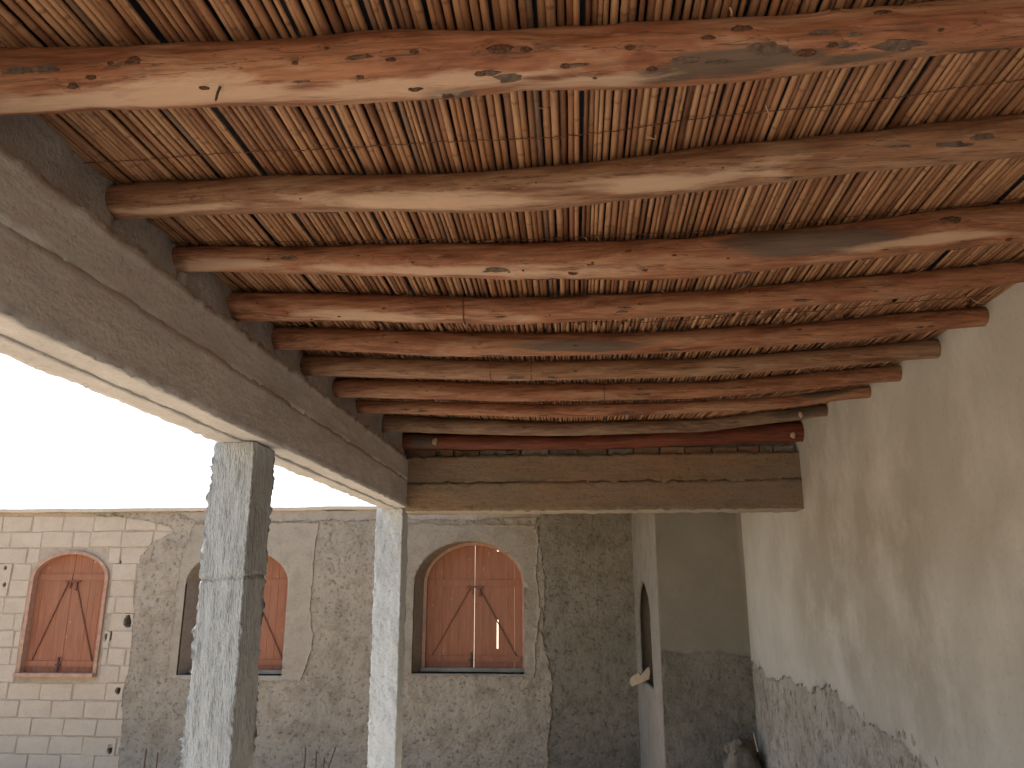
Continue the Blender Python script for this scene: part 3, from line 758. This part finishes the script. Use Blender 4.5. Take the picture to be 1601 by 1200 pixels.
# ------------------------------------------------------------------ reed ceiling
TOPX = np.linspace(-1.6, 2.0, 73)
TY = np.array([[log_at(i, x)[0] for x in TOPX] for i in range(10)]); TZ = np.array([[log_at(i, x)[1]+log_at(i, x)[2] for x in TOPX] for i in range(10)])
def ceil_z(x, y):
    a = (x+1.6)/.05; k = int(min(max(a, 0), 71)); t = a-k
    yy = TY[:, k]*(1-t)+TY[:, k+1]*t; zz = TZ[:, k]*(1-t)+TZ[:, k+1]*t
    return float(np.interp(y, yy, zz))
def reed_mat(y0, y1, label, seed, ns, full, dz):
    rnd = random.Random(seed)
    root = empty('reed_mat', (0, (y0+y1)/2, ceil_z(0, (y0+y1)/2)), label, 'reed ceiling', 'reed mats over the joists')
    x = -1.44; n = 0
    while x < 1.86:
        r = rnd.choice([.0058, .0075, .0085, .0092, .010, .0108]) if full else rnd.uniform(.007, .0102)
        gap = rnd.choice([0, .0005, .001, .002, .003, .0045]) + (rnd.uniform(.005, .011) if rnd.random() < .06 else 0)
        x += r; xa = x; x += r+gap-.0008
        ya, yb_ = y0+rnd.uniform(-.05, .05), y1+rnd.uniform(-.05, .05)
        sl = .022*nz(xa*1.3, seed)+rnd.uniform(-.006, .006); zo = dz+rnd.uniform(-.004, .006)+(.009 if rnd.random() < .14 else 0)
        ym = 2.2 if full else (y0+y1)/2
        st = []; y = ya; ndl = rnd.uniform(.05, .3)
        if full:
            y = ya; st.append((ya, 1, 0)); nx_ = ya+ndl
            while nx_ < yb_-.03:
                st += [(nx_-.012, 1, .0), (nx_, 1.14, 1), (nx_+.010, 1.0, .2)]; nx_ += rnd.uniform(.17, .30)
            st.append((yb_, 1, 0))
        else:
            st = [(ya+(yb_-ya)*q/9, 1, 0) for q in range(10)]
        tp = rnd.uniform(-.12, .12); ph = rnd.uniform(0, 60)
        path = []; rad = []; nodev = []
        for (yy, k, nd) in st:
            xx = xa+sl*(yy-ym)+.0018*nz(yy*2.2, ph)
            rr = r*(1+tp*(yy-ym)/(y1-y0))*k
            path.append((xx, yy, ceil_z(xx, yy)+r+zo+.002*nz(yy*1.7, ph, 4))); rad.append(rr); nodev += [float(nd)]*ns
        v, f = tube(path, rad, ns)
        mk('reed', v, f, M['reed'], root, True, attrs={'node': nodev}); n += 1
    return root
matA = reed_mat(-.2, 3.34, 'reed mat of the ceiling nearest the viewer, stitched with rusty wire', 3, 7, True, .0)
matB = reed_mat(3.26, 6.45, 'reed mat of the ceiling towards the lintel', 7, 5, False, .003)
# stitching wire, following the row seen just before the second log
def stitch(root, yfun, seed, x0=-1.42, x1=1.8, amp=.006):
    rnd = random.Random(seed); path = []; x = x0
    while x < x1:
        y = yfun(x); path.append((x, y+amp*math.sin(x*9+seed)+rnd.uniform(-.003, .003), ceil_z(x, y)-.0025+rnd.uniform(-.002, .0015))); x += .011
    v, f = tube(path, .0016, 4); mk('binding_wire', v, f, M['wire'], root)
stitch(matA, lambda x: log_at(1, x)[0]-.155+.02*nz(x*1.4, 3), 1)
stitch(matA, lambda x: log_at(0, x)[0]-.30, 2)
stitch(matA, lambda x: log_at(2, x)[0]-.05, 3)
stitch(matB, lambda x: log_at(4, x)[0]-.16, 4)
# loose straws that hang from the mat
rs_ = random.Random(12)
def straw(root, p, q, sag=.02):
    p = Vector(p); q = Vector(q); path = [p+(q-p)*t+Vector((sag*math.sin(t*3.1)*.6, sag*math.sin(t*3.1), 0)) for t in (0, .2, .4, .6, .8, 1)]
    v, f = tube(path, [.0016, .0016, .0015, .0014, .0012, .001], 5); mk('straw', v, f, M['straw'], root)
for px, py, L, dx in ((860,140,.05,-.03),(1196,160,.06,-.004),(440,262,.02,.01),(630,262,.02,.012),(600,268,.015,-.02),(1420,425,.03,.05),(1520,470,.03,.03),(1260,575,.03,.03),(1010,200,.02,.02),(730,360,.02,-.01),(1050,432,.03,.01),(1340,440,.02,.02)):
    d = pray(px, py); t = 1.19/d.z; p = d*t; p.z = ceil_z(p.x, p.y)+.004
    straw(matA if p.y < 3.3 else matB, p, p+Vector((dx, -.03, -L)))
for k in range(26):
    i = rs_.randrange(0, 8); x = rs_.uniform(-1.2, 1.6); y, z, r = log_at(i, x); p = Vector((x, y-r*.7, ceil_z(x, y)+.002))
    straw(matA if y < 3.3 else matB, p, p+Vector((rs_.uniform(-.05, .05), -rs_.uniform(.0, .02), -rs_.uniform(.008, .03))), .008)

# plastic sheet and earth above the reeds
deck = empty('roof_deck', (0, 3, 1.3), 'dark plastic sheet and earth roof seen through gaps in the reeds', 'roof')
gx = np.linspace(-1.55, 2.1, 30); gy = np.linspace(-.7, 6.62, 60); V = []; F = []
for y in gy:
    for x in gx: V.append((x, y, ceil_z(x, max(y, .3))+.032+.004*nz(x*5, y*5)))
nx = len(gx)
for j in range(len(gy)-1):
    for i in range(nx-1): F.append((j*nx+i, (j+1)*nx+i, (j+1)*nx+i+1, j*nx+i+1))
mk('plastic_sheet', V, F, M['plastic'], deck, True)
v, f = box_vf(-1.62, 2.2, -.75, 6.7, 1.292, 1.42); mk('earth_fill', v, f, M['dirt'], deck)

# ------------------------------------------------------------------ small things
def rebar(px, py, Y, lean, label):
    p = on_y(Y, px, py); a = Vector((p.x-lean*.5, Y, GROUND-.02))
    n = 26; path = [a+(p-a)*k/n for k in range(n+1)]
    v, f = tube(path, [.0075+(.0015 if k % 2 else 0) for k in range(n+1)], 6)
    o = mk('rebar', v, f, M['iron'], None, False, (a.x, a.y, GROUND)); tag(o, label, 'rebar', 'reinforcing bars standing in the courtyard')
rebar(478, 1168, 9.7, 0, 'upright rebar, leftmost of the four between the two columns')
rebar(495, 1174, 9.6, 0, 'upright rebar, second from left of the four between the columns')
rebar(507, 1184, 9.7, 0, 'shortest upright rebar of the four between the columns')
rebar(525, 1167, 9.6, .55, 'leaning rebar, rightmost of the four between the columns')
rebar(229, 1170, 9.5, .03, 'upright rebar beside the bare blocks, nearer the arched block window')
rebar(247, 1176, 9.5, 0, 'upright rebar beside the bare blocks, nearer the column')

# splintered board lying in the annex opening
sp = [(135,1022),(138,992),(165,965),(195,950),(210,932),(225,960),(250,935),(275,902),(300,888),(306,915),(300,988),(250,1013),(155,1055)]
V = []
for s_ in (0, 1):
    for u, w in sp:
        p = on_y(9.95, 960+u/5.45, 880+w/5.45); V.append((p.x+.01*s_, 9.95-.3*(p.x-.85)+.06*s_+.006*nz(u*.1, w*.1, s_), p.z+.006*s_))
n = len(sp); F = [tuple(range(n)), tuple(range(2*n-1, n-1, -1))]+[(i, n+i, n+(i+1) % n, (i+1) % n) for i in range(n)]
o = mk('broken_board', V, F, M['chip'], None, False, (.85, YF+.9, -1.13)); fix_normals(o)
tag(o, 'pale splintered piece of board lying on the sill of the narrow arched opening', 'board')

# heap of mortar rubble in the far corner
heap = empty('rubble_heap', (1.62, YF-.25, GROUND), 'heap of dried mortar rubble in the far corner by the rough wall', 'rubble')
bm = bmesh.new(); bmesh.ops.create_icosphere(bm, subdivisions=4, radius=1)
V = [Vector((1.62+.30*q.co.x*(1+.25*fbm(q.co.x*2, q.co.y*2, q.co.z*2)), YF-.18+.34*q.co.y*(1+.2*fbm(q.co.y*2, q.co.x*2, 5)), GROUND+max(0, q.co.z)*1.17*(1+.10*fbm(q.co.x*4, q.co.y*4, q.co.z*4)))) for q in bm.verts]
F = [tuple(w.index for w in q.verts) for q in bm.faces]; bm.free()
mk('mound', V, F, M['rubble'], heap, True)
rr = random.Random(3)
for k in range(14):
    a = rr.uniform(0, 6.28); t = rr.uniform(.1, .75); c = Vector((1.62+.28*t*math.cos(a), YF-.18+.32*t*math.sin(a), GROUND+1.17*math.sqrt(max(0, 1-t*t))-.01))
    s_ = rr.uniform(.02, .05)
    bm = bmesh.new(); bmesh.ops.create_icosphere(bm, subdivisions=1, radius=s_)
    V = [c+q.co*(1+.5*rr.uniform(-1, 1)) for q in bm.verts]; F = [tuple(w.index for w in q.verts) for q in bm.faces]; bm.free()
    mk('lump', V, F, M['rubble'], heap)
p = on_y(YF-.42, 1181, 1158); v, f = tube([p+Vector((-.012, 0, .07)), p, p+Vector((.02, .02, -.10))], .008, 5)
mk('stick', v, f, M['chip'], heap)
